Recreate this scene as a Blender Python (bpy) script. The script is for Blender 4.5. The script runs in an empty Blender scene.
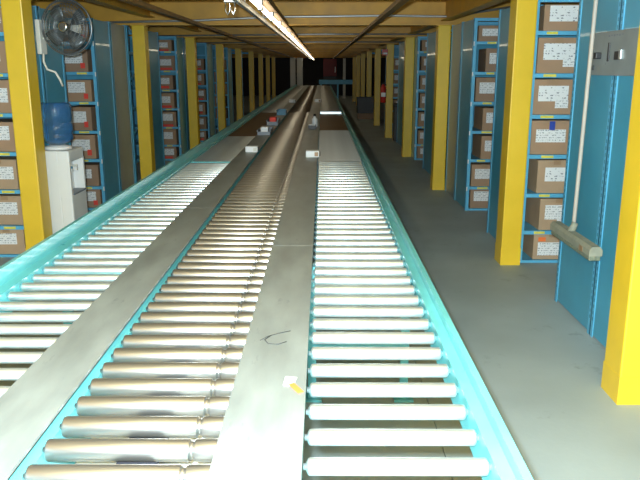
import bpy, bmesh, math, random
from mathutils import Vector, Matrix
random.seed(7)
R = math.radians
S = bpy.context.scene
COL = S.collection

# ------------------------------------------------------------------ camera
cam_d = bpy.data.cameras.new('camera'); cam = bpy.data.objects.new('camera', cam_d); COL.objects.link(cam)
cam_d.sensor_width = 36; cam_d.lens = 700/640*36; cam_d.clip_start = .02; cam_d.clip_end = 200
CH = 1.53
cam.location = (0, 0, CH); cam.rotation_euler = (R(90-13.8), 0, .0029)
S.camera = cam
# ------------------------------------------------------------------ world, flash, exposure
w = bpy.data.worlds.new('world'); S.world = w; w.use_nodes = True
w.node_tree.nodes['Background'].inputs[0].default_value = (.78, .92, 1, 1)
w.node_tree.nodes['Background'].inputs[1].default_value = 1.0  # even fill added to lift the aisle, entering by the open rear
fl_d = bpy.data.lights.new('camera_flash', 'POINT'); fl = bpy.data.objects.new('camera_flash', fl_d); COL.objects.link(fl)
fl.location = (-.05, -.02, CH+.07); fl_d.energy = 800; fl_d.shadow_soft_size = .025; fl_d.color = (.80, .95, 1)
TUBE_EMIT = 6.0
S.view_settings.view_transform = 'Standard'; S.view_settings.look = 'None'
S.view_settings.gamma = 1; S.view_settings.use_curve_mapping = False
S.view_settings.exposure = 0.25

# ------------------------------------------------------------------ materials
def mat(name, col, rough=.5, metal=0, var=.12, scale=8, bump=0, bscale=60, dark=None, dcut=.62, stretch=(1, 1, 1), spec=.5, coat=0):
    m = bpy.data.materials.new(name); m.use_nodes = True
    nt = m.node_tree; N = nt.nodes; L = nt.links; b = N['Principled BSDF']
    b.inputs['Roughness'].default_value = rough; b.inputs['Metallic'].default_value = metal
    b.inputs['Specular IOR Level'].default_value = spec; b.inputs['Coat Weight'].default_value = coat
    tc = N.new('ShaderNodeTexCoord'); mp = N.new('ShaderNodeMapping'); mp.inputs['Scale'].default_value = stretch
    L.new(tc.outputs['Object'], mp.inputs[0])
    nz = N.new('ShaderNodeTexNoise'); nz.inputs['Scale'].default_value = scale; nz.inputs['Detail'].default_value = 6
    L.new(mp.outputs[0], nz.inputs['Vector'])
    rp = N.new('ShaderNodeValToRGB')
    e = rp.color_ramp.elements
    e[0].position = .3; e[1].position = .7
    e[0].color = tuple(c*(1-var) for c in col)+(1,); e[1].color = tuple(min(1, c*(1+var)) for c in col)+(1,)
    L.new(nz.outputs[0], rp.inputs[0]); out = rp.outputs[0]
    if dark:
        n2 = N.new('ShaderNodeTexNoise'); n2.inputs['Scale'].default_value = scale*2.3; n2.inputs['Detail'].default_value = 9; n2.inputs['Roughness'].default_value = .7
        L.new(mp.outputs[0], n2.inputs['Vector'])
        r2 = N.new('ShaderNodeValToRGB'); r2.color_ramp.elements[0].position = dcut; r2.color_ramp.elements[1].position = dcut+.06
        L.new(n2.outputs[0], r2.inputs[0])
        mx = N.new('ShaderNodeMixRGB'); L.new(r2.outputs[0], mx.inputs[0]); L.new(out, mx.inputs[1]); mx.inputs[2].default_value = (*dark, 1); out = mx.outputs[0]
    L.new(out, b.inputs['Base Color'])
    rr = N.new('ShaderNodeMapRange'); rr.inputs[3].default_value = max(0, rough-.08); rr.inputs[4].default_value = min(1, rough+.08)
    L.new(nz.outputs[0], rr.inputs[0]); L.new(rr.outputs[0], b.inputs['Roughness'])
    if bump:
        n3 = N.new('ShaderNodeTexNoise'); n3.inputs['Scale'].default_value = bscale; n3.inputs['Detail'].default_value = 4
        L.new(mp.outputs[0], n3.inputs['Vector'])
        bp = N.new('ShaderNodeBump'); bp.inputs['Strength'].default_value = bump; bp.inputs['Distance'].default_value = .01
        L.new(n3.outputs[0], bp.inputs['Height']); L.new(bp.outputs[0], b.inputs['Normal'])
    return m
def emit(name, col, st):
    m = bpy.data.materials.new(name); m.use_nodes = True; b = m.node_tree.nodes['Principled BSDF']
    b.inputs['Base Color'].default_value = (*col, 1); b.inputs['Emission Color'].default_value = (*col, 1); b.inputs['Emission Strength'].default_value = st
    return m
def print_mat(name, paper, ink, sx, sz, cut):
    """white paper with rows of small dark print"""
    m = bpy.data.materials.new(name); m.use_nodes = True; nt = m.node_tree; N = nt.nodes; L = nt.links; b = N['Principled BSDF']
    b.inputs['Roughness'].default_value = .7
    tc = N.new('ShaderNodeTexCoord'); mp = N.new('ShaderNodeMapping'); mp.inputs['Scale'].default_value = (sx, 1, sz); L.new(tc.outputs['Object'], mp.inputs[0])
    nz = N.new('ShaderNodeTexNoise'); nz.inputs['Scale'].default_value = 1; nz.inputs['Detail'].default_value = 3; L.new(mp.outputs[0], nz.inputs['Vector'])
    sp = N.new('ShaderNodeSeparateXYZ'); L.new(tc.outputs['Object'], sp.inputs[0])
    mu = N.new('ShaderNodeMath'); mu.operation = 'MULTIPLY'; mu.inputs[1].default_value = 330; L.new(sp.outputs[2], mu.inputs[0])
    si = N.new('ShaderNodeMath'); si.operation = 'SINE'; L.new(mu.outputs[0], si.inputs[0])
    gt = N.new('ShaderNodeMath'); gt.operation = 'GREATER_THAN'; gt.inputs[1].default_value = .1; L.new(si.outputs[0], gt.inputs[0])
    g2 = N.new('ShaderNodeMath'); g2.operation = 'GREATER_THAN'; g2.inputs[1].default_value = cut; L.new(nz.outputs[0], g2.inputs[0])
    mm = N.new('ShaderNodeMath'); mm.operation = 'MULTIPLY'; L.new(gt.outputs[0], mm.inputs[0]); L.new(g2.outputs[0], mm.inputs[1])
    mx = N.new('ShaderNodeMixRGB'); L.new(mm.outputs[0], mx.inputs[0]); mx.inputs[1].default_value = (*paper, 1); mx.inputs[2].default_value = (*ink, 1)
    L.new(mx.outputs[0], b.inputs['Base Color'])
    return m
M = {}
M['floor'] = mat('concrete_floor', (.34, .41, .42), .6, 0, .12, 1.6, .08, 40, dark=(.28, .34, .345), dcut=.60)
M['yellow'] = mat('yellow_paint', (.81, .54, .03), .38, 0, .05, 5, dark=(.22, .12, .02), dcut=.72)
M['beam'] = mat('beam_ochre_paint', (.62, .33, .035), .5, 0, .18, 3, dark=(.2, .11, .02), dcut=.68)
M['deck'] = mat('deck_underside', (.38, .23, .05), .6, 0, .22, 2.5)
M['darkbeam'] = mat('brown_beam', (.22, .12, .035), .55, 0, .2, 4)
M['blue'] = mat('blue_panel_paint', (.065, .34, .50), .36, .05, .1, 3, coat=.2)
M['blue2'] = mat('blue_upright_paint', (.12, .46, .70), .4, .05, .1, 6)
M['greysheen'] = mat('blue_panel_grey_sheen', (.24, .29, .33), .36, .2, .15, 3)  # blue panel paint with its grey reflected sheen put into the base colour
M['teal'] = mat('teal_rail_paint', (.13, .50, .54), .32, .05, .1, 7, dark=(.22, .56, .58), dcut=.66, coat=.25)
M['zinc'] = mat('zinc_roller', (.70, .80, .84), .34, .85, .06, 12)
M['steel'] = mat('steel_roller', (.43, .435, .43), .32, .92, .14, 10, dark=(.30, .25, .2), dcut=.68, stretch=(.4, 3, 3))
M['dullroller'] = mat('dull_roller', (.46, .48, .46), .5, .3, .1, 9)
M['plate'] = mat('galvanised_sheet', (.25, .29, .295), .46, .25, .18, 5, .04, 30, dark=(.21, .245, .25), dcut=.60, stretch=(2.2, .6, 1))
M['galv'] = mat('galvanised_pipe', (.55, .57, .56), .4, .7, .1, 9)
M['brownbed'] = mat('brown_hardboard', (.135, .085, .04), .5, 0, .2, 4)
M['card'] = mat('brown_cardboard', (.40, .255, .155), .8, 0, .08, 6)
M['card2'] = mat('tan_cardboard', (.46, .32, .20), .8, 0, .08, 6)
M['card3'] = mat('dull_cardboard', (.33, .215, .14), .8, 0, .08, 6)
M['tape'] = mat('brown_tape', (.36, .23, .13), .3, 0, .05, 9)
M['print'] = print_mat('label_print', (.80, .82, .82), (.36, .38, .40), 90, 60, .52)
M['scrib'] = print_mat('label_print_bold', (.80, .82, .82), (.22, .23, .26), 45, 40, .57)
M['white'] = mat('white_plastic', (.80, .82, .81), .4, 0, .03, 4)
M['offwhite'] = mat('offwhite_enamel', (.66, .66, .60), .45, 0, .05, 4)
M['black'] = mat('black_plastic', (.018, .018, .02), .45, 0, .2, 8)
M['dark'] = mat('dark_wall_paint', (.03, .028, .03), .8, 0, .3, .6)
M['red'] = mat('red_paint', (.55, .03, .02), .35, 0, .08, 6)
M['maroon'] = mat('dark_red_paint', (.16, .012, .015), .5, 0, .1, 6)
M['orange'] = mat('orange_sticker', (.85, .2, .05), .6, 0, .05, 6)
M['redst'] = mat('red_sticker', (.75, .06, .04), .6, 0, .05, 6)
M['bluetape'] = mat('blue_tape', (.03, .07, .38), .4, 0, .05, 6)
M['yellowst'] = mat('yellow_sticker', (.72, .66, .10), .6, 0, .08, 30)
M['wood'] = mat('broom_handle_wood', (.46, .41, .35), .55, 0, .08, 5, stretch=(6, 6, .5))
M['broom'] = mat('worn_broom_block', (.29, .30, .235), .8, 0, .15, 14)
M['bristle'] = mat('broom_bristle', (.20, .23, .17), .9, 0, .3, 90, .6, 200)
M['toolplate'] = mat('grey_steel_plate', (.30, .34, .35), .48, .35, .14, 5, dark=(.21, .24, .25), dcut=.64)
M['fan'] = mat('fan_wire_grey', (.20, .22, .23), .35, .7, .1, 9)
M['blade'] = mat('fan_blade', (.10, .115, .12), .35, .5, .1, 9)
M['chrome'] = mat('chrome', (.8, .82, .82), .15, 1, .04, 9)
M['greybin'] = mat('grey_bin_plastic', (.20, .23, .27), .45, 0, .1, 9)
M['bluebin'] = mat('blue_bin_plastic', (.03, .22, .36), .4, 0, .1, 9)
M['rubber'] = mat('drive_belt', (.022, .024, .035), .6, 0, .2, 9)
M['pan'] = mat('pale_pan', (.66, .68, .68), .5, .2, .1, 6)
M['tube'] = emit('fluorescent_tube', (1, .87, .62), TUBE_EMIT)
M['scratch'] = mat('pencil_mark', (.06, .065, .065), .9, 0, .1, 9, spec=.1)
gm = bpy.data.materials.new('blue_bottle'); gm.use_nodes = True; gb = gm.node_tree.nodes['Principled BSDF']
gb.inputs['Base Color'].default_value = (.22, .50, .82, 1); gb.inputs['Roughness'].default_value = .05; gb.inputs['Coat Weight'].default_value = .6; gb.inputs['Transmission Weight'].default_value = .88; gb.inputs['IOR'].default_value = 1.25
tn = gm.node_tree.nodes.new('ShaderNodeTexNoise'); tn.inputs['Scale'].default_value = 9; tb = gm.node_tree.nodes.new('ShaderNodeBump'); tb.inputs['Strength'].default_value = .08
gm.node_tree.links.new(tn.outputs[0], tb.inputs['Height']); gm.node_tree.links.new(tb.outputs[0], gb.inputs['Normal'])
M['bottle'] = gm

# ------------------------------------------------------------------ mesh helpers
class MB:
    def __init__(s): s.v = []; s.f = []; s.sm = []
    def add(s, vs, fs, smooth=False):
        o = len(s.v); s.v += [tuple(v) for v in vs]
        for f in fs: s.f.append(tuple(i+o for i in f)); s.sm.append(smooth)
        return s
    def box(s, x0, x1, y0, y1, z0, z1, c=0):
        if c <= 0:
            vs = [(x, y, z) for z in (z0, z1) for y in (y0, y1) for x in (x0, x1)]
            return s.add(vs, [(0, 2, 3, 1), (4, 5, 7, 6), (0, 1, 5, 4), (2, 6, 7, 3), (0, 4, 6, 2), (1, 3, 7, 5)])
        bm = bmesh.new(); bmesh.ops.create_cube(bm, size=1)
        for v in bm.verts:
            v.co = ((x0+x1)/2+v.co.x*(x1-x0), (y0+y1)/2+v.co.y*(y1-y0), (z0+z1)/2+v.co.z*(z1-z0))
        bmesh.ops.bevel(bm, geom=bm.edges[:], offset=c, segments=2, profile=.5, affect='EDGES')
        bm.verts.index_update()
        s.add([v.co[:] for v in bm.verts], [[v.index for v in f.verts] for f in bm.faces]); bm.free(); return s
    def prism(s, prof, axis, a, b):
        """extrude a closed 2-D profile along 'x','y' or 'z'; profile ccw seen against the axis"""
        n = len(prof)
        def P(p, t):
            return {'x': (t, p[0], p[1]), 'y': (p[0], t, p[1]), 'z': (p[0], p[1], t)}[axis]
        vs = [P(p, a) for p in prof]+[P(p, b) for p in prof]
        fs = [(i, (i+1) % n, n+(i+1) % n, n+i) for i in range(n)]+[tuple(range(n))[::-1], tuple(range(n, 2*n))]
        return s.add(vs, fs)
    def bar(s, p, q, wx, wz):
        p = Vector(p); q = Vector(q); d = (q-p).normalized()
        up = Vector((0, 0, 1)) if abs(d.z) < .95 else Vector((0, 1, 0))
        a = d.cross(up).normalized()*wx/2; b = a.cross(d).normalized()*wz/2
        vs = [e+i*a+j*b for e in (p, q) for i, j in ((-1, -1), (1, -1), (1, 1), (-1, 1))]
        return s.add(vs, [(0, 1, 2, 3), (7, 6, 5, 4), (0, 4, 5, 1), (1, 5, 6, 2), (2, 6, 7, 3), (3, 7, 4, 0)])
    def lathe(s, p, d, prof, n=16, caps=True):
        """prof: list of (distance along d, radius)"""
        p = Vector(p); d = Vector(d).normalized()
        u = d.orthogonal().normalized(); w_ = d.cross(u)
        vs = []; fs = []
        for t, r in prof:
            for k in range(n):
                a = 2*math.pi*k/n; vs.append(p+d*t+(u*math.cos(a)+w_*math.sin(a))*r)
        m = len(prof)
        for i in range(m-1):
            for k in range(n): fs.append((i*n+k, i*n+(k+1) % n, (i+1)*n+(k+1) % n, (i+1)*n+k))
        s.add(vs, fs, True)
        if caps:
            o = len(s.v)-len(vs)
            s.f.append(tuple(o+k for k in range(n))[::-1]); s.sm.append(False)
            s.f.append(tuple(o+(m-1)*n+k for k in range(n))); s.sm.append(False)
        return s
    def cyl(s, p, q, r, n=12):
        p = Vector(p); q = Vector(q); return s.lathe(p, q-p, [(0, r), ((q-p).length, r)], n)
    def tube(s, pts, r, n=8, closed=False):
        pts = [Vector(p) for p in pts]; m = len(pts); vs = []; fs = []
        pu = None
        for i in range(m):
            if closed: d = pts[(i+1) % m]-pts[i-1]
            else: d = pts[min(i+1, m-1)]-pts[max(i-1, 0)]
            d.normalize()
            u = d.orthogonal().normalized() if pu is None else (pu-d*pu.dot(d)).normalized()
            pu = u; w_ = d.cross(u)
            for k in range(n):
                a = 2*math.pi*k/n; vs.append(pts[i]+(u*math.cos(a)+w_*math.sin(a))*r)
        for i in range(m if closed else m-1):
            j = (i+1) % m
            for k in range(n): fs.append((i*n+k, i*n+(k+1) % n, j*n+(k+1) % n, j*n+k))
        if not closed: fs += [tuple(range(n))[::-1], tuple((m-1)*n+k for k in range(n))]
        return s.add(vs, fs, True)
    def mesh(s, name, m):
        me = bpy.data.meshes.new(name); me.from_pydata(s.v, [], s.f); me.polygons.foreach_set('use_smooth', s.sm)
        bm = bmesh.new(); bm.from_mesh(me); bmesh.ops.recalc_face_normals(bm, faces=bm.faces[:]); bm.to_mesh(me); bm.free()
        me.materials.append(M[m]); me.update(); return me
    def build(s, name, m, parent=None, loc=(0, 0, 0), rot=(0, 0, 0)):
        return put(name, s.mesh(name, m), parent, loc, rot)
def put(name, me, parent=None, loc=(0, 0, 0), rot=(0, 0, 0)):
    o = bpy.data.objects.new(name, me); COL.objects.link(o); o.location = loc; o.rotation_euler = rot
    if parent: o.parent = parent
    return o
def tag(o, label=None, cat=None, group=None, kind=None):
    if label: o['label'] = label
    if cat: o['category'] = cat
    if group: o['group'] = group
    if kind: o['kind'] = kind
    return o
def empty(name, loc=(0, 0, 0), rz=0):
    o = bpy.data.objects.new(name, None); COL.objects.link(o); o.location = loc; o.rotation_euler = (0, 0, rz); o.empty_display_size = .1
    return o
ORD = ['first', 'second', 'third', 'fourth', 'fifth', 'sixth', 'seventh', 'eighth', 'ninth', 'tenth']

YEND = 41.0
# ------------------------------------------------------------------ the setting
floor = MB().box(-7, 7, -3, YEND, -.12, -.012).build('floor', 'floor'); tag(floor, 'grey worn concrete floor under the conveyors and along the aisle', 'floor', kind='structure')
MB().box(-7, .497, -3, YEND, -.012, 0).build('slab', 'floor', floor)
MB().box(.503, 7, -3, YEND, -.012, 0).build('slab', 'floor', floor)

BZ = 2.04                                   # underside of the cross beams
COLY_R = [3.0, 5.39, 8.94, 12.4, 15.9, 19.4, 22.9, 26.4, 29.9, 33.4]
COLY_L = COLY_R[1:]
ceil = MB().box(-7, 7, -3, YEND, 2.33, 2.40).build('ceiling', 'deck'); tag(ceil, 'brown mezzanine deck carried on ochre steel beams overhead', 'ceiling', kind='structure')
def ibeam_x(x0, x1, yc, z0, z1, fw=.13, tf=.016, tw=.012):
    m = MB(); m.box(x0, x1, yc-fw/2, yc+fw/2, z0, z0+tf); m.box(x0, x1, yc-fw/2, yc+fw/2, z1-tf, z1); m.box(x0, x1, yc-tw/2, yc+tw/2, z0+tf, z1-tf); return m
def ibeam_y(y0, y1, xc, z0, z1, fw=.12, tf=.014, tw=.012):
    m = MB(); m.box(xc-fw/2, xc+fw/2, y0, y1, z0, z0+tf); m.box(xc-fw/2, xc+fw/2, y0, y1, z1-tf, z1); m.box(xc-tw/2, xc+tw/2, y0, y1, z0+tf, z1-tf); return m
cb = ibeam_x(-5, 5, 0, BZ, 2.33).mesh('cross_beam', 'beam')
for y in [-.6]+COLY_R[1:]+[36.9]:
    put('cross_beam', cb, ceil, (0, y+.075, 0))
allY = [-.6]+COLY_R[1:]+[36.9]
for a, b in zip(allY[:-1], allY[1:]):
    for xc, mt_, z0 in ((-2.12, 'beam', 2.13), (1.52, 'beam', 2.09)):
        ibeam_y(a+.082, b+.068, xc, z0, 2.33).build('long_beam', mt_, ceil)
    mid = (a+b)/2+.075
    MB().box(-5, 5, mid-.025, mid+.025, 2.24, 2.33).build('joist', 'beam', ceil)
for xc in (-1.44, .60):
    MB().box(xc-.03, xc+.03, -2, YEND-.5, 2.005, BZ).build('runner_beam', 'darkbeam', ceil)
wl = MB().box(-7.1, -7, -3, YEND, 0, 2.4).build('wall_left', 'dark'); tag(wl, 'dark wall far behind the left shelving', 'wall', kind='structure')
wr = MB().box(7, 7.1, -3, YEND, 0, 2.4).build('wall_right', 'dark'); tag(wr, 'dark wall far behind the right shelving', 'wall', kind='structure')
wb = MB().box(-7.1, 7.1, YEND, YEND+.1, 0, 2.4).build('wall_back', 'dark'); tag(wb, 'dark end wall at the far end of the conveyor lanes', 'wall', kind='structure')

# ------------------------------------------------------------------ yellow columns
CW, CD = .155, .19
def column(x0, y, side, i):
    r = empty('steel_column', (x0+CW/2, y+CD/2, 0))
    h = 2.05 if y < 4 and side == 'right' else BZ
    MB().box(-CW/2, CW/2, -CD/2, CD/2, .0, BZ, .008).build('post', 'yellow', r)
    MB().box(-CW/2-.0015, CW/2+.0015, -CD/2-.0015, CD/2+.0015, 0, .14, .001).build('kick_sleeve', 'yellow', r)
    MB().box(-CW/2-.02, CW/2+.02, -CD/2+.01, CD/2-.01, BZ-.012, BZ).build('cap_plate', 'beam', r)
    return r
RL = ['large yellow steel column at the right edge of the picture', 'yellow steel column on the right between the boxes rack and the hanging broom',
      'third yellow column from the front on the right']
for i, y in enumerate(COLY_R):
    lab = RL[i] if i < 2 else f'{ORD[i]} yellow steel column from the front in the right row'
    if i == 4: lab = 'fifth yellow column in the right row, carrying the red fire extinguisher'
    tag(column(1.425 if i else 1.38, y, 'right', i), lab, 'column', 'yellow columns of the right row')
for i, y in enumerate(COLY_L):
    lab = 'nearest yellow steel column on the left, beside the white water cooler' if i == 0 else f'{ORD[i]} yellow steel column from the front in the left row'
    tag(column((-2.205 if i == 0 else -2.18)-CW, y, 'left', i), lab, 'column', 'yellow columns of the left row')

# ------------------------------------------------------------------ conveyors
ZT = .75
def roller_mesh(name, length, rad, m, ax=.007, groove=None, n=16):
    L_ = length; g = MB()
    prof = [(0, ax), (.006, ax), (.0061, rad*.55), (.010, rad*.93), (.014, rad)]
    if groove:
        prof += [(groove-.0075, rad), (groove-.0055, rad-.001), (groove-.004, rad-.005), (groove+.004, rad-.005), (groove+.0055, rad-.001), (groove+.0075, rad)]
    prof += [(L_-.014, rad), (L_-.010, rad*.93), (L_-.0061, rad*.55), (L_-.006, ax), (L_, ax)]
    g.lathe((0, 0, 0), (1, 0, 0), prof, n); return g.mesh(name, m)
def stand(parent, x0, x1, y):
    for x in (x0, x1):
        MB().box(x-.019, x+.019, y-.019, y+.019, .012, .66).build('leg', 'teal', parent)
        MB().box(x-.045, x+.045, y-.04, y+.04, 0, .012).build('foot_plate', 'teal', parent)
    MB().box(x0+.019, x1-.019, y-.012, y+.012, .265, .305).build('cross_bar', 'teal', parent)
    MB().box(x0+.019, x1-.019, y-.015, y+.015, .60, .64).build('cross_bar', 'teal', parent)
def channel(parent, xin, out, y0, y1, ztop, depth=.09, fl_=.035, guard=None, name='side_rail'):
    """C channel, web at xin, flanges pointing outwards (out = +1 / -1); optional upright guard along its outer edge"""
    t = .004; m = MB()
    a, b = sorted((xin, xin+out*t)); m.box(a, b, y0, y1, ztop-depth, ztop)
    a, b = sorted((xin+out*t, xin+out*fl_)); m.box(a, b, y0, y1, ztop-t, ztop); m.box(a, b, y0, y1, ztop-depth, ztop-depth+t)
    o = m.build(name, 'teal', parent)
    if guard:
        gx = xin+out*fl_; a, b = sorted((gx, gx+out*.004)); g = MB().box(a, b, y0, y1, ztop-.03, ztop+guard)
        a, b = sorted((gx+out*.004, gx+out*.018)); g.box(a, b, y0, y1, ztop+guard-.004, ztop+guard)
        g.build('guard_rail', 'teal', parent)
    return o
CY0, CY1 = .75, 33.0
SECT = [CY0, 3.9, 6.95, 10.0, 13.05, 19.0, 26.0, CY1]
def lay(parent, me, x0, z, ys):
    for y in ys: put('roller', me, parent, (x0, y, z))
def far_bed(parent, me_rad, x0, x1, z, y0, y1, sp, m):
    g = MB(); y = y0
    while y < y1: g.lathe((x0, y, z), (1, 0, 0), [(0, me_rad), (x1-x0, me_rad)], 8); y += sp
    o = g.build('far_rollers', m, parent); o['kind'] = 'stuff'
def frange(a, b, st):
    out = []; y = a
    while y < b: out.append(y); y += st
    return out

# right lane
rc = empty('roller_conveyor', (0, 0, 0)); tag(rc, 'right roller conveyor with thin white rollers and a teal side rail', 'conveyor', 'conveyor lanes')
RX0, RX1 = -.036, .344
rr = roller_mesh('roller', RX1-RX0+.008, .0185, 'zinc')
lay(rc, rr, RX0-.002, ZT-.0185, frange(1.645-.118*7, 6.05, .118))
dr = roller_mesh('roller', RX1-RX0+.008, .0165, 'dullroller', n=12)
lay(rc, dr, RX0-.002, ZT-.0165, frange(6.10, 9.12, .0385*1.5))
MB().box(RX0, RX1, 9.15, 12.62, ZT-.03, ZT-.012).build('brown_bed', 'brownbed', rc)
MB().box(RX0, RX1, 12.64, 12.76, ZT-.02, ZT+.03, .006).build('end_stop', 'zinc', rc)
far_bed(rc, .0165, RX0, RX1, ZT-.0165, 12.85, CY1, .05, 'dullroller')
MB().box(RX0, RX1, 6.06, 6.085, ZT-.045, ZT-.008).build('tie_or_gap_bar', 'plate', rc)
for a, b in zip(SECT[:-1], SECT[1:]):
    channel(rc, RX0-.008, -1, a+.002, b-.002, ZT-.012, fl_=.028); channel(rc, RX1+.004, 1, a+.002, b-.002, ZT+.004, fl_=.030, guard=.028)
for y in [3.06, 6.3, 9.4, 13.2, 18.7, 25]: stand(rc, RX0-.010, RX1+.042, y)
# middle lane
mc = empty('roller_conveyor', (0, 0, 0)); tag(mc, 'middle powered roller conveyor with thick grooved steel rollers', 'conveyor', 'conveyor lanes')
MX0, MX1 = -.604, -.200
mr = roller_mesh('roller', MX1-MX0, .0242, 'steel', groove=.325, n=20)
my = frange(1.262-.1016*4, 13.0, .1016)
lay(mc, mr, MX0, ZT-.0242, [y for y in my if abs(y-9.44) > .05])
far_bed(mc, .0242, MX0, MX1, ZT-.0242, my[-1]+.1016, CY1, .1016, 'steel')
MB().box(MX0, MX1, 9.40, 9.48, ZT-.05, ZT-.025).build('tie_or_gap_bar', 'black', mc)  # black bar put into the frame gap to stand for its dark shade
for a, b in zip(SECT[:-1], SECT[1:]):
    channel(mc, MX0+.002, -1, a+.002, b-.002, ZT-.026, depth=.13, fl_=.03); channel(mc, MX1-.004, 1, a+.002, b-.002, ZT-.016, depth=.14, fl_=.03)
MB().box(-.45, -.36, CY0, CY1, ZT-.066, ZT-.060).build('drive_belt', 'rubber', mc)
MB().box(MX0+.01, MX1-.01, CY0, CY1, ZT-.15, ZT-.146).build('pan', 'pan', mc)
for y in [3.06, 6.3, 9.4, 13.2, 18.7, 25]: stand(mc, MX0-.002, MX1+.0, y)
# left lane
lc = empty('roller_conveyor', (0, 0, 0)); tag(lc, 'left roller conveyor with thin pale rollers and a wide teal guard rail', 'conveyor', 'conveyor lanes')
LX0, LX1 = -1.128, -.775
lr = roller_mesh('roller', LX1-LX0+.01, .0165, 'zinc')
lay(lc, lr, LX0-.004, ZT-.0165, frange(2.393-.11*9, 6.0, .11))
lay(lc, roller_mesh('roller', LX1-LX0+.01, .0165, 'zinc', n=12), LX0-.004, ZT-.0165, frange(6.07, 8.35, .072))
MB().box(LX0, LX1, 8.40, 13.0, ZT-.03, ZT-.010).build('brown_bed', 'brownbed', lc)
far_bed(lc, .0165, LX0, LX1, ZT-.0165, 13.06, CY1, .05, 'dullroller')
MB().box(LX0, LX1, 2.70, 2.725, ZT-.055, ZT-.03).build('tie_or_gap_bar', 'teal', lc)
MB().box(LX0, LX1, 6.015, 6.04, ZT-.04, ZT-.004).build('tie_or_gap_bar', 'teal', lc)
for a, b in zip(SECT[:-1], SECT[1:]):
    channel(lc, LX0-.004, -1, a+.002, b-.002, ZT+.004, fl_=.045, guard=.06); channel(lc, LX1+.006, 1, a+.002, b-.002, ZT-.012, fl_=.028)
for y in [3.06, 6.3, 9.4, 13.2, 18.7, 25]: stand(lc, LX0-.045, LX1+.025, y)

# cover plates between the lanes
def cover(name_lab, x0, x1, seams, z):
    r = empty('cover_plate', ((x0+x1)/2, 0, z)); tag(r, name_lab, 'plate', 'cover plates between the lanes')
    hw = (x1-x0)/2; t = .003
    for a, b in zip(seams[:-1], seams[1:]):
        m = MB(); m.box(-hw, hw, a+.0015, b-.0015, 0, t); m.box(-hw, -hw+t, a+.0015, b-.0015, -.004, 0); m.box(hw-t, hw, a+.0015, b-.0015, -.004, 0)
        m.build('sheet', 'plate', r)
    return r
cpl = cover('grey sheet metal cover between the left and middle conveyors', -.776, -.612, [CY0, 3.9, 6.95, 10.0, 13.05, 19, 26, CY1], ZT+.006)
cpr = cover('grey sheet metal cover between the middle and right conveyors', -.222, -.040, [CY0, 3.03, 6.08, 9.13, 12.2, 19, 26, CY1], ZT+.006)
ZP = ZT+.009

# ------------------------------------------------------------------ shelving racks
LV = [.02, .265, .565, .872, 1.18, 1.49, 1.80]
RTOP = 2.035
XS = {'right': 1.578, 'left': -2.385}
def rack(side, y0, y1, label, face=True, style='panel', ln=.92, group='blue shelving racks', panel='blue', levels=LV, detail=True):
    """shelving unit open towards -Y, its closed end towards the conveyor aisle"""
    sg = 1 if side == 'right' else -1; xe = XS[side]
    r = empty('shelving_rack', (xe, y0, 0)); tag(r, label, 'shelving', group)
    d = y1-y0
    def bx(m, a, b, *rest):
        a, b = sorted((sg*a, sg*b)); return m.box(a, b, *rest)
    p = .038
    for ux in (0, ln-p):                       # angle posts
        for uy, vy in ((0, 1), (d, -1)):
            m = MB(); y_a, y_b = sorted((uy, uy+vy*p)); bx(m, ux, ux+.004 if ux == 0 else ux+p, y_a, y_b, 0, RTOP) if ux == 0 else bx(m, ux+p-.004, ux+p, y_a, y_b, 0, RTOP)
            y_a, y_b = sorted((uy, uy+vy*.004)); bx(m, ux, ux+p, y_a, y_b, 0, RTOP)
            m.build('post', 'blue2', r)
    if style == 'panel':
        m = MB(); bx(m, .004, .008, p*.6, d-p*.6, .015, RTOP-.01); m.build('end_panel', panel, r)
    else:
        n = 6; hh = RTOP/n
        for k in range(n):
            z0, z1 = k*hh+.03, (k+1)*hh+.0
            if k % 2: z0, z1 = z1, z0
            MB().bar((sg*.006, .03, z0), (sg*.006, d-.03, z1), .005, .03).build('brace', 'blue2', r)
        for k in (1, 3, 5): MB().bar((sg*.006, .03, k*hh+.015), (sg*.006, d-.03, k*hh+.015), .005, .03).build('strut', 'blue2', r)
    if face:
        m = MB(); bx(m, .01, ln-.01, d-.006, d-.002, .02, RTOP-.02); m.build('back_panel', 'blue', r)
        for z in levels:
            m = MB(); bx(m, .006, ln-.006, .006, d-.008, z-.006, z); bx(m, .006, ln-.006, .004, .007, z-.03, z-.006)
            s = m.build('shelf', 'blue2', r)
            if detail and z > .1:
                c = random.uniform(.10, .16); wd = random.uniform(.05, .075)
                m = MB(); bx(m, c, c+wd*1.6, .0025, .004, z-.025, z-.005); m.build('sticker', 'yellowst', s)
                m = MB(); bx(m, .004, .016, -.004, .0, z-.045, z+.0); m.build('clip', 'white', s)
    m = MB(); bx(m, 0, ln, .004, .008, RTOP-.03, RTOP); m.build('top_rail', 'blue2', r); m = MB(); bx(m, 0, ln, d-.008, d-.004, RTOP-.03, RTOP); m.build('top_rail', 'blue2', r)
    return r
def slots(r, sg, y, n0=.1):
    m = MB(); z = n0
    while z < 1.95: m.box(min(-sg*.0006, 0), max(-sg*.0006, 0), y-.006, y+.006, z, z+.02); z += .038
    o = m.build('slot_holes', 'bluebin', r); o['kind'] = 'stuff'

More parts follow.
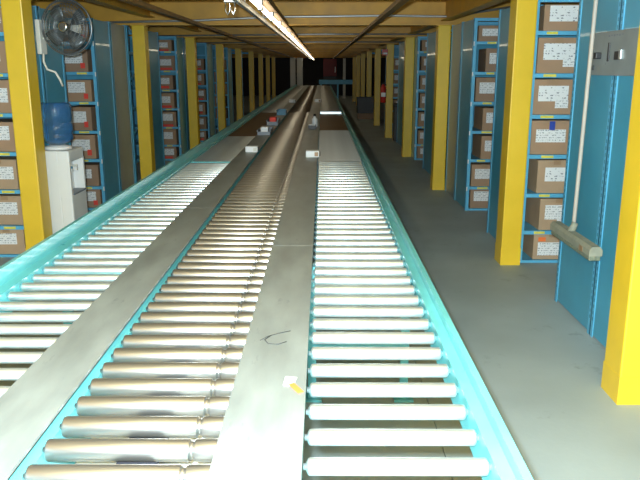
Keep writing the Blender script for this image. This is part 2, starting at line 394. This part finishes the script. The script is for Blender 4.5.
def box(side, y0, u, wd, ht, z, label, m='card', lab=(.12, .55, .5, .42), twist=0, sticker=None, dep=.42, back=.03, bold=False, two=False):
    """carton on a shelf: u = distance of its near edge in from the rack's end; lab = label x, z (0..1) and size (0..1)"""
    sg = 1 if side == 'right' else -1
    xc = XS[side]+sg*(u+wd/2)
    r = empty('cardboard_box', (xc, y0+back, z), twist); tag(r, label, 'box', 'cartons on the shelving racks')
    a = wd/2
    MB().box(-a, a, 0, dep, 0, ht, .004).build('carton', m, r)
    MB().box(-.028, .028, -.0008, .05, ht*.86, ht+.0006).build('tape', 'tape', r)
    lx, lz, lw, lh = lab
    x0 = -a+lx*wd; z0 = lz*ht
    MB().box(-lw*wd/2, lw*wd/2, -.0012, 0, -lh*ht/2, lh*ht/2).build('shipping_label', 'scrib' if bold else 'print', r, (x0+lw*wd/2, -.0006, z0+lh*ht/2-lh*ht*0))
    if two:
        MB().box(-.05, .05, -.0012, 0, -.03, .03).build('packing_slip', 'print', r, (x0+lw*wd-.05+.004, -.0008, z0-.022))
    if sticker:
        c, sx, sz, sw, sh = sticker
        MB().box(-a+sx*wd, -a+(sx+sw)*wd, -.0022, -.0008, sz*ht, (sz+sh)*ht).build('sticker', c, r)
    return r

NAMEY = {}
# right rows ------------------------------------------------------------
ra2 = rack('right', 3.25, 3.881, 'blue rack end panel behind the right edge column', face=True, detail=False)
ra1 = rack('right', 3.885, 4.52, 'bright blue rack end panel with the push broom and grey plate', face=True, detail=False)
for r_, ys in ((ra1, (.02, .615)), (ra2, (.61,))):
    for y in ys: slots(r_, 1, y)
rack('right', 5.46, 6.06, 'blue shelving rack of labelled cartons right of the second right column')
rack('right', 6.07, 6.55, 'dark blue rack end panel left of the second right column', face=False)
rack('right', 7.60, 8.24, 'blue shelving rack of cartons in the second bay on the right')
rack('right', 8.25, 8.88, 'blue rack end panel with painted grey sheen just right of the third right column', face=False, panel='greysheen')
rack('right', 9.80, 10.95, 'dark blue rack end panel just left of the third right column', face=False)
rack('right', 12.0, 12.62, 'blue shelving rack of cartons in the third bay on the right')
rack('right', 12.63, 13.3, 'blue rack end panel with painted grey sheen right of the fourth right column', face=False, panel='greysheen')
rack('right', 13.9, 14.9, 'blue rack end panel left of the fourth right column', face=False)
rack('right', 16.6, 17.9, 'distant shelving rack right of the fifth right column', panel='greysheen', detail=False)
rack('right', 20.2, 21.5, 'distant rack just beyond the sixth right column', face=False, panel='greysheen')
rack('right', 24.0, 25.3, 'faint distant rack just beyond the seventh right column', face=False, panel='greysheen')
# left rows
rack('left', 5.62, 6.15, 'blue shelving rack of cartons at the left edge behind the first column')
rack('left', 6.16, 6.68, 'dark blue rack end panel behind the water cooler', face=False)
rack('left', 7.60, 8.20, 'blue shelving rack of cartons right of the water cooler')
rack('left', 8.21, 8.86, 'blue rack end panel with painted grey sheen left of the second left column', face=False, panel='greysheen')
rack('left', 8.92, 9.90, 'blue open lattice rack frame behind the second left column', face=False, style='lattice')
rack('left', 9.92, 10.6, 'dark blue rack end panel right of the second left column', face=False)
rack('left', 11.9, 12.5, 'blue shelving rack of cartons left of the third left column')
rack('left', 12.52, 13.7, 'dark blue rack end panel right of the third left column', face=False)
rack('left', 15.0, 15.8, 'blue shelving rack of cartons left of the fourth left column', detail=False)
rack('left', 16.4, 17.6, 'distant lattice rack frame right of the fourth left column', face=False, style='lattice')
rack('left', 18.3, 19.1, 'distant shelving rack left of the fifth left column', detail=False)
rack('left', 20.3, 21.6, 'distant blue rack end right of the fifth left column', face=False)
rack('left', 23.8, 25.1, 'faint distant blue rack end right of the sixth left column', face=False)

SH = ['on the floor shelf', 'on the second shelf up', 'on the third shelf up', 'on the fourth shelf up', 'on the fifth shelf up', 'on the sixth shelf up', 'on the top shelf']
# nearest right bay, carton by carton (u, width, height, label, extras)
near = [
 (.13, .30, .215, dict(m='card2', lab=(.12, .16, .78, .50), sticker=('orange', .12, .70, .20, .16)), 'orange sticker and low white label'),
 (.16, .30, .255, dict(m='card2', lab=(.14, .34, .66, .46), two=True), 'plain cardboard face and white label'),
 (.12, .30, .262, dict(m='card2', lab=(.2, .36, .66, .42), bold=True), 'white label and dark left side'),
 (.05, .31, .262, dict(m='card', lab=(.12, .36, .74, .38), sticker=('bluetape', .44, .72, .14, .26)), 'strip of blue tape above its label'),
 (.045, .31, .265, dict(m='card', lab=(.12, .38, .74, .44), bold=True, two=True), 'stepped white paperwork'),
 (.055, .31, .262, dict(m='card', lab=(.14, .38, .80, .46), bold=True, two=True), 'large scrawled white label'),
 (.085, .29, .19, dict(m='card', lab=(.14, .36, .72, .60), bold=True), 'cut by the top of the picture'),
]
for k, (u, wd, ht, kw, txt) in enumerate(near):
    box('right', 5.46, u, wd, ht, LV[k]+.001, f'cardboard box with {txt}, nearest right rack', twist=random.uniform(-.03, .03), **kw)
def fill(side, y0, where, sticker=None, mats=('card', 'card3'), skip=()):
    for k in range(7):
        if k in skip: continue
        wd = random.uniform(.27, .31); ht = (.215 if k == 0 else .18 if k == 6 else random.uniform(.225, .262))
        st = sticker if (sticker and k not in (1,)) else None
        if st: st = (st[0], st[1]+random.uniform(-.04, .04), st[2]+random.uniform(-.05, .08), st[3], st[4])
        box(side, y0, random.uniform(.05, .10), wd, ht, LV[k]+.001, f'cardboard box {SH[k]} {where}', random.choice(mats),
            (random.uniform(.12, .2), random.uniform(.32, .42), random.uniform(.62, .72), random.uniform(.42, .50)), random.uniform(-.04, .04), st, back=random.uniform(.02, .05))
# second right bay, with two cartons set back
for k in range(7):
    u, dk = (.06, False)
    if k in (2, 3, 5): u = .15
    box('right', 7.60, u, .27, [.235, .24, .25, .24, .25, .24, .16][k], LV[k]+.001, f'cardboard box {SH[k]} of the second rack on the right',
        random.choice(('card', 'card3')), (.14, .34, .70, .46), random.uniform(-.03, .03), back=.03)
fill('right', 12.0, 'of the third rack on the right')
fill('right', 16.6, 'of the distant rack beside the extinguisher column', skip=(0, 6))
fill('left', 5.62, 'at the left edge of the picture', mats=('card', 'card2'))
fill('left', 7.60, 'of the rack right of the water cooler', ('redst', .72, .10, .16, .24))
fill('left', 11.9, 'of the rack left of the third left column', ('redst', .1, .04, .7, .16))
fill('left', 15.0, 'of the rack left of the fourth left column', ('redst', .1, .04, .7, .16), skip=(6,))
fill('left', 18.3, 'of the rack left of the fifth left column', skip=(0, 6))

# ------------------------------------------------------------------ ceiling services
# fluorescent run
LXc, LZ = -.462, 1.975
TL = 1.22
y = 4.28; k = 3; NT = 32
while k < NT:
    r = empty('fluorescent_light', (LXc, y, LZ))
    tag(r, ('warm fluorescent tube at the top edge of the picture' if k == 3 else f'{ORD[k-3]} lit fluorescent tube of the overhead run, counting away from the camera' if k < 13 else 'lit fluorescent tube in the far part of the overhead run'), 'light', 'fluorescent tube run')
    MB().cyl((0, .06, 0), (0, TL-.06, 0), .019, 12).build('tube', 'tube', r)
    MB().box(-.02, .05, 0, TL, .05, .10, .004).build('housing', 'darkbeam', r)
    MB().box(-.016, .016, .012, .06, -.026, .05, .003).build('lamp_holder', 'galv', r)
    MB().box(-.016, .016, TL-.06, TL-.012, -.026, .05, .003).build('lamp_holder', 'galv', r)
    y += TL+.012; k += 1
rail = empty('strut_rail', (-.60, 0, 1.985)); tag(rail, 'long galvanised strut rail running beside the fluorescent tubes', 'rail')
m = MB(); m.box(-.017, .017, .5, 39.5, -.003, 0); m.box(-.017, -.014, .5, 39.5, 0, .03); m.box(.014, .017, .5, 39.5, 0, .03); m.build('channel', 'galv', rail)
for yy in [2.2+1.75*i for i in range(16)]:
    MB().cyl((0, yy, 0), (0, yy, .34), .006, 8).build('hanger_rod', 'galv', rail)
# wire clip hanging from the rail
cl = empty('hanging_clip', (-.66, 5.25, 1.93)); tag(cl, 'small bright wire clip hanging from the strut rail', 'clip')
MB().tube([(-.03, 0, .07), (-.03, 0, 0), (-.015, 0, -.03), (0, 0, 0), (0, 0, .05), (.012, 0, .0), (.025, 0, -.03), (.035, 0, 0), (.035, 0, .055)], .0055, 8).build('wire', 'chrome', cl)
MB().box(-.04, .05, -.012, .012, .055, .075, .003).build('bracket', 'galv', cl)
# transverse conduits just in front of the cross beams
def conduit(pts, r, lab):
    o = MB().tube(pts, r, 10).build('conduit_pipe', 'galv'); tag(o, lab, 'pipe', 'conduits under the ceiling'); return o
conduit([(-3.2, 8.93, 2.06), (-1.5, 8.93, 2.095), (-.6, 8.93, 2.135), (.8, 8.93, 2.15), (1.5, 8.93, 2.14), (1.75, 8.93, 2.17), (2.3, 8.93, 2.25)], .014, 'nearest grey conduit pipe crossing under the ceiling')
conduit([(-3.0, 12.39, 2.06), (0, 12.39, 2.09), (2.2, 12.39, 2.09)], .014, 'second grey conduit pipe crossing under the ceiling')
conduit([(-3.0, 15.89, 2.06), (0, 15.89, 2.085), (2.2, 15.89, 2.085)], .014, 'third grey conduit pipe crossing under the ceiling')

# ------------------------------------------------------------------ water cooler
wc = empty('water_cooler', (-2.222, 5.90, 0)); tag(wc, 'white water cooler with a blue bottle beside the left column', 'water cooler')
hx, hy = .150, .180
# cabinet with a real recess on the aisle side (+X)
m = MB(); m.box(-hx, hx-.09, -hy, hy, .02, .872, .012); m.box(hx-.10, hx, -hy, hy, .02, .50, .012); m.box(hx-.10, hx, -hy, hy, .775, .872, .012)
m.box(hx-.10, hx, -hy, -hy+.03, .49, .785); m.box(hx-.10, hx, hy-.03, hy, .49, .785); cabo = m.build('cabinet', 'white', wc)
MB().box(hx-.088, hx+.012, -hy+.035, hy-.035, .50, .515, .004).build('drip_tray', 'greybin', wc)
for yy, c in ((-.06, 'bluebin'), (.06, 'offwhite')):
    t_ = MB().box(hx-.088, hx-.02, yy-.018, yy+.018, .68, .71, .005).build('tap', 'white', wc)
    MB().box(hx-.06, hx-.02, yy-.01, yy+.01, .71, .73, .003).build('lever', c, t_)
MB().box(-hx+.01, hx-.01, -hy+.01, hy-.01, 0, .02).build('base', 'black', wc)
MB().lathe((0, 0, .872), (0, 0, 1), [(0, .115), (.02, .11), (.03, .07), (.035, .06)], 28).build('collar', 'white', wc)
bt = MB().lathe((0, 0, .877), (0, 0, 1), [(.031, .055), (.045, .09), (.075, .128), (.10, .134), (.115, .126), (.125, .126), (.14, .134), (.20, .134), (.212, .126), (.222, .126), (.236, .134), (.345, .134), (.372, .122), (.38, .10)], 32).build('bottle', 'bottle')
tag(bt, 'upturned blue water bottle on top of the white cooler', 'bottle'); bt.location = wc.location

# ------------------------------------------------------------------ wall fan
fn = empty('wall_fan', (-1.960, 5.60, 1.835), R(-8)); tag(fn, 'round grey wire cage fan mounted high by the left column', 'fan')
FR = .202
def ring(rad, yv, n=40): return [(rad*math.cos(2*math.pi*i/n), yv, rad*math.sin(2*math.pi*i/n)) for i in range(n)]
m = MB()
m.tube(ring(FR, 0), .008, 8, True); 
for rd, yv in ((.185, -.035), (.165, -.047), (.14, -.056), (.11, -.06), (.075, -.063)): m.tube(ring(rd, yv), .0026, 5, True)
for k in range(64):
    a = 2*math.pi*k/64; c, s_ = math.cos(a), math.sin(a)
    m.tube([(FR*c, 0, FR*s_), (.19*c, -.035, .19*s_), (.14*c, -.056, .14*s_), (.045*c, -.064, .045*s_)], .0017, 4)
m.build('front_cage', 'fan', fn)
m = MB()
for rd, yv in ((.185, .04), (.13, .06), (.08, .065)): m.tube(ring(rd, yv), .002, 5, True)
for k in range(36):
    a = 2*math.pi*(k+.5)/36; c, s_ = math.cos(a), math.sin(a)
    m.tube([(FR*c, 0, FR*s_), (.185*c, .04, .185*s_), (.06*c, .066, .06*s_)], .0013, 4)
m.build('rear_cage', 'fan', fn)
MB().lathe((0, -.070, 0), (0, 1, 0), [(0, .028), (.006, .038), (.014, .04)], 24).build('badge', 'chrome', fn)
MB().lathe((0, -.05, 0), (0, 1, 0), [(0, .02), (.01, .03), (.05, .03)], 20).build('hub', 'blade', fn)
for k in range(4):
    a0 = R(35+90*k); vs = []
    for i in range(5):
        rd = .03+.145*i/4
        for j in range(4):
            a = a0+(j/3-.5)*(.55+.35*math.sin(math.pi*i/4.5)); yv = -.018+.036*(j/3)
            vs.append((rd*math.cos(a), yv, rd*math.sin(a)))
    n = len(vs); vs2 = [(x, y_+.003, z) for x, y_, z in vs]; fs = []
    for i in range(4):
        for j in range(3):
            q = (i*4+j, i*4+j+1, (i+1)*4+j+1, (i+1)*4+j); fs.append(q); fs.append(tuple(n+t for t in q[::-1]))
    edge = [0, 1, 2, 3, 7, 11, 15, 19, 18, 17, 16, 12, 8, 4]
    for e0, e1 in zip(edge, edge[1:]+edge[:1]): fs.append((e0, n+e0, n+e1, e1))
    MB().add(vs+vs2, fs, True).build('blade', 'blade', fn)
MB().lathe((0, .062, 0), (0, 1, 0), [(0, .055), (.01, .06), (.09, .055), (.11, .03)], 24).build('motor', 'offwhite', fn)
MB().tube([(0, .12, -.02), (-.10, .10, -.05), (-.20, .06, -.08), (-.235, .045, -.08)], .013, 10).build('arm', 'offwhite', fn)
MB().box(-.262, -.225, .0, .09, -.20, .06, .006).build('wall_bracket', 'offwhite', fn)
cd = MB().tube([(-2.205, 5.60, 2.03), (-2.205, 5.60, 1.90)], .005, 6)
cd = MB().tube([(-2.16, 5.61, 1.64), (-2.165, 5.61, 1.58), (-2.15, 5.63, 1.52), (-2.10, 5.66, 1.50), (-2.075, 5.68, 1.44), (-2.065, 5.70, 1.39)], .009, 8).build('power_cord', 'offwhite'); tag(cd, 'white cord hooked below the fan above the blue bottle', 'cord')

# ------------------------------------------------------------------ grey plate, push broom
tp = empty('tool_plate', (1.574, 3.86, 1.49)); tag(tp, 'grey steel plate with dark openings fixed to the bright blue panel', 'plate')
MB().box(-.006, 0, -.42, .415, 0, .235, .002).build('sheet', 'toolplate', tp)
for yy, zz, hy_, hz in ((.105, .125, .011, .05), (-.015, .105, .035, .022)):
    MB().box(-.012, -.006, yy-hy_, yy+hy_, zz-hz, zz+hz, .002).build('slot', 'black', tp)
MB().box(-.016, -.006, -.075, -.045, .085, .135, .002).build('latch', 'galv', tp)
MB().box(-.014, -.006, .30, .315, .03, .055, .002).build('bolt', 'black', tp)
for i in range(6): MB().box(-.0066, -.006, .11-.035*i, .13-.035*i, .205+.004*(i % 2), .215).build('worn_print', 'greybin', tp)
MB().box(-.038, -.006, .205, .25, .09, .125, .004).build('clip', 'black', tp)
MB().box(-.030, -.006, .25, .29, .095, .12, .003).build('clip_arm', 'white', tp)
bm_ = empty('push_broom', (1.488, 4.08, .535)); tag(bm_, 'push broom with pale wooden handle hanging on the bright blue panel', 'broom')
MB().lathe((.02, .02, .05), (.012, -.01, 1.45), [(0, .014), (.03, .012), (1.4, .0115), (1.45, .010)], 14).build('handle', 'wood', bm_)
MB().prism([(-.036, 0), (.036, 0), (.036, .034), (.022, .052), (-.022, .052), (-.036, .034)], 'y', -.40, .27).build('block', 'broom', bm_)
MB().lathe((.0, .0, .045), (.1, 0, .25), [(0, .024), (.04, .02), (.06, .018)], 14).build('ferrule', 'broom', bm_)
MB().box(-.0375, .0375, -.30, -.245, -.002, .030, .001).build('wrap_tape', 'tape', bm_)
MB().box(-.032, .032, -.39, .26, -.028, 0, .004).build('bristles', 'bristle', bm_)

# ------------------------------------------------------------------ small things on the plates
def photo_eye(x, y, s, lab):
    r = empty('sensor_box', (x, y, ZP)); tag(r, lab, 'box', 'white sensor boxes on the cover plates')
    MB().box(-.065*s, .065*s, 0, .10*s, 0, .062*s, .005).build('case', 'white', r)
    MB().box(.02*s, .055*s, -.003, 0, .01*s, .05*s, .001).build('lens', 'card2' if x > -.3 else 'offwhite', r)
    MB().box(.066*s, .076*s, .02*s, .07*s, .01*s, .05*s, .002).build('plug', 'black', r)
photo_eye(-.665, 6.60, .88, 'white box on the left metal cover beside the middle rollers')
photo_eye(-.085, 6.22, .92, 'white box on the right metal cover beside the middle rollers')
photo_eye(-.69, 16.4, 1.1, 'tiny far white box on the left metal cover')
photo_eye(-.10, 16.6, 1.1, 'tiny far white box on the right metal cover')
def bin_(x, y, ln, wd, ht, m, lab, extra=None):
    r = empty('storage_bin', (x, y, ZP)); tag(r, lab, 'bin')
    g = MB(); t = .006
    g.box(-wd/2, wd/2, 0, ln, 0, t); g.box(-wd/2, -wd/2+t, 0, ln, t, ht); g.box(wd/2-t, wd/2, 0, ln, t, ht); g.box(-wd/2+t, wd/2-t, 0, t, t, ht*.7); g.box(-wd/2+t, wd/2-t, ln-t, ln, t, ht)
    g.build('tray', m, r)
    g = MB(); g.box(-wd/2-.008, -wd/2, -.004, ln+.004, ht-.012, ht); g.box(wd/2, wd/2+.008, -.004, ln+.004, ht-.012, ht); g.build('rim', m, r)
    if extra: MB().box(-wd*.3, wd*.3, ln*.2, ln*.6, t, ht+.03, .004).build('divider_card', extra, r)
bin_(-.69, 8.35, .5, .15, .055, 'greybin', 'grey tray on the left metal cover, nearest of three', 'pan')
bin_(-.69, 9.8, .5, .15, .07, 'greybin', 'grey tray with a red card on the left metal cover', 'redst')
bin_(-.69, 12.0, .4, .15, .08, 'bluebin', 'small blue bin on the left metal cover, farthest of three')
cp = empty('spray_bottle', (-.10, 9.6, ZP)); tag(cp, 'small white bottle standing on the right metal cover', 'bottle')
MB().lathe((0, 0, 0), (0, 0, 1), [(0, .035), (.005, .04), (.10, .04), (.125, .016), (.14, .014)], 20).build('body', 'white', cp)
MB().lathe((0, 0, .14), (0, 0, 1), [(0, .017), (.03, .016)], 16).build('cap', 'black', cp)
bx_ = empty('scanner_box', (-.13, 9.15, ZP)); tag(bx_, 'small black box with white top in front of the white bottle', 'box')
MB().box(-.05, .05, 0, .16, 0, .05, .004).build('case', 'black', bx_); MB().box(-.045, .045, .01, .10, .05, .062, .003).build('lid', 'white', bx_)
# scrap of paper with an orange tag, near
sc = empty('paper_tag', (-.075, 1.60, ZP)); tag(sc, 'scrap of white paper with an orange tail on the right cover edge', 'tag')
g = MB(); g.add([(-.022, .012, .001), (.004, -.004+.012, .001), (.012, .045, .006), (-.018, .055, .004)], [(0, 1, 2, 3)]); g.add([(-.022, .012, .0025), (.004, .008, .0025), (.012, .045, .0075), (-.018, .055, .0055)], [(0, 1, 2, 3)])
g.add([(-.022, .012, .001), (.004, .008, .001), (.012, .045, .006), (-.018, .055, .004), (-.022, .012, .0025), (.004, .008, .0025), (.012, .045, .0075), (-.018, .055, .0055)], [(0, 1, 5, 4), (1, 2, 6, 5), (2, 3, 7, 6), (3, 0, 4, 7)])
g.build('paper', 'white', sc)
g = MB(); g.bar((-.002, .016, .004), (.024, -.030, .002), .016, .0012); g.build('tail', 'orange', sc)
sk = MB().tube([(-.155, 2.16, 0), (-.135, 2.19, 0), (-.105, 2.215, 0), (-.07, 2.235, 0)], .0014, 5).tube([(-.125, 2.20, 0), (-.142, 2.165, 0), (-.13, 2.135, 0), (-.10, 2.13, 0), (-.078, 2.15, 0)], .0014, 5).build('wire_scrap', 'scratch', None, (-.025, -.25, ZP+.001))
tag(sk, 'thin dark looping wire scrap lying on the right metal cover', 'wire')

# ------------------------------------------------------------------ far objects
fe = empty('fire_extinguisher', (1.36, 15.92, .78)); tag(fe, 'red fire extinguisher hung on the fifth right column', 'extinguisher')
MB().lathe((0, 0, 0), (0, 0, 1), [(0, .05), (.02, .062), (.33, .062), (.38, .03), (.40, .022)], 20).build('cylinder', 'red', fe)
MB().box(-.05, .05, -.064, -.05, .13, .22, .002).build('paper_label', 'white', fe)
MB().bar((-.03, 0, .41), (.05, 0, .44), .02, .015).build('handle', 'black', fe)
MB().tube([(.02, 0, .41), (.075, -.01, .38), (.08, -.01, .2), (.075, -.01, .1)], .01, 8).build('hose', 'black', fe)
MB().box(.055, .068, -.03, .03, .1, .3).build('bracket', 'black', fe)
al = empty('alarm_strobe', (1.38, 15.88, 1.80)); tag(al, 'red and white alarm strobe above the fire extinguisher', 'alarm')
MB().box(-.06, .06, -.03, .02, -.0, .13, .005).build('housing', 'red', al); MB().box(-.045, .045, -.05, -.03, .02, .06, .006).build('lens', 'white', al)
tb_ = empty('trash_bin', (1.70, 15.3, 0)); tag(tb_, 'tall black bin standing between the fourth and fifth right columns', 'bin')
MB().prism([(-.15, -.15), (.15, -.15), (.15, .15), (-.15, .15)], 'z', 0, .72).build('body', 'black', tb_); MB().box(-.165, .165, -.165, .165, .72, .80, .02).build('lid', 'black', tb_)
ct = empty('dark_crate', (1.38, 21.8, 0)); tag(ct, 'black crate stacked on a brown carton far along the right aisle', 'crate')
MB().box(-.3, .3, 0, .5, .18, .66, .01).build('body', 'black', ct); MB().box(-.31, .31, -.01, .51, .62, .66).build('rim', 'black', ct)
MB().box(-.27, .27, .02, .48, 0, .18, .006).build('lower_carton', 'card3', ct)
for i, (x, y_, w_) in enumerate(((-1.37, 33.6, .24), (-1.04, 33.6, .27))):
    p = empty('white_post', (x, y_, 0)); tag(p, f'{"left" if i == 0 else "right"} of two pale square posts at the far end', 'post', 'pale posts at the far end')
    MB().box(-w_/2, w_/2, 0, .18, .02, 2.0, .01).build('shaft', 'offwhite', p); MB().box(-w_/2-.02, w_/2+.02, -.02, .20, 0, .03).build('base', 'offwhite', p)
xc = empty('cross_conveyor', (.75, 34.2, 0)); tag(xc, 'blue cross conveyor at the far end of the lanes', 'conveyor')
MB().box(-.9, .9, 0, .08, .78, .98, .008).build('side_rail', 'blue2', xc); MB().box(-.9, .9, .55, .63, .78, .98, .008).build('side_rail', 'blue2', xc)
MB().box(-.9, .9, .08, .55, .86, .88).build('bed', 'blue', xc)
for x in (-.8, 0, .8): MB().box(x-.04, x+.04, .02, .08, 0, .78).build('leg', 'blue2', xc)
rd_ = empty('red_panel', (.42, 38.5, 0)); tag(rd_, 'dark red machine cabinet beyond the blue cross conveyor', 'cabinet')
MB().box(-.36, .36, 0, .3, 1.1, 2.0, .01).build('upper', 'maroon', rd_); MB().box(-.36, .36, 0, .3, 0, 1.1, .01).build('lower', 'black', rd_)
MB().box(.26, .30, -.02, 0, 1.3, 1.6).build('handle', 'white', rd_)
wp = MB().box(-.07, .07, 0, .07, 0, 2.02, .006).build('thin_post', 'offwhite', None, (1.15, 37.2, 0)); tag(wp, 'thin pale post right of the red cabinet at the far end', 'post')
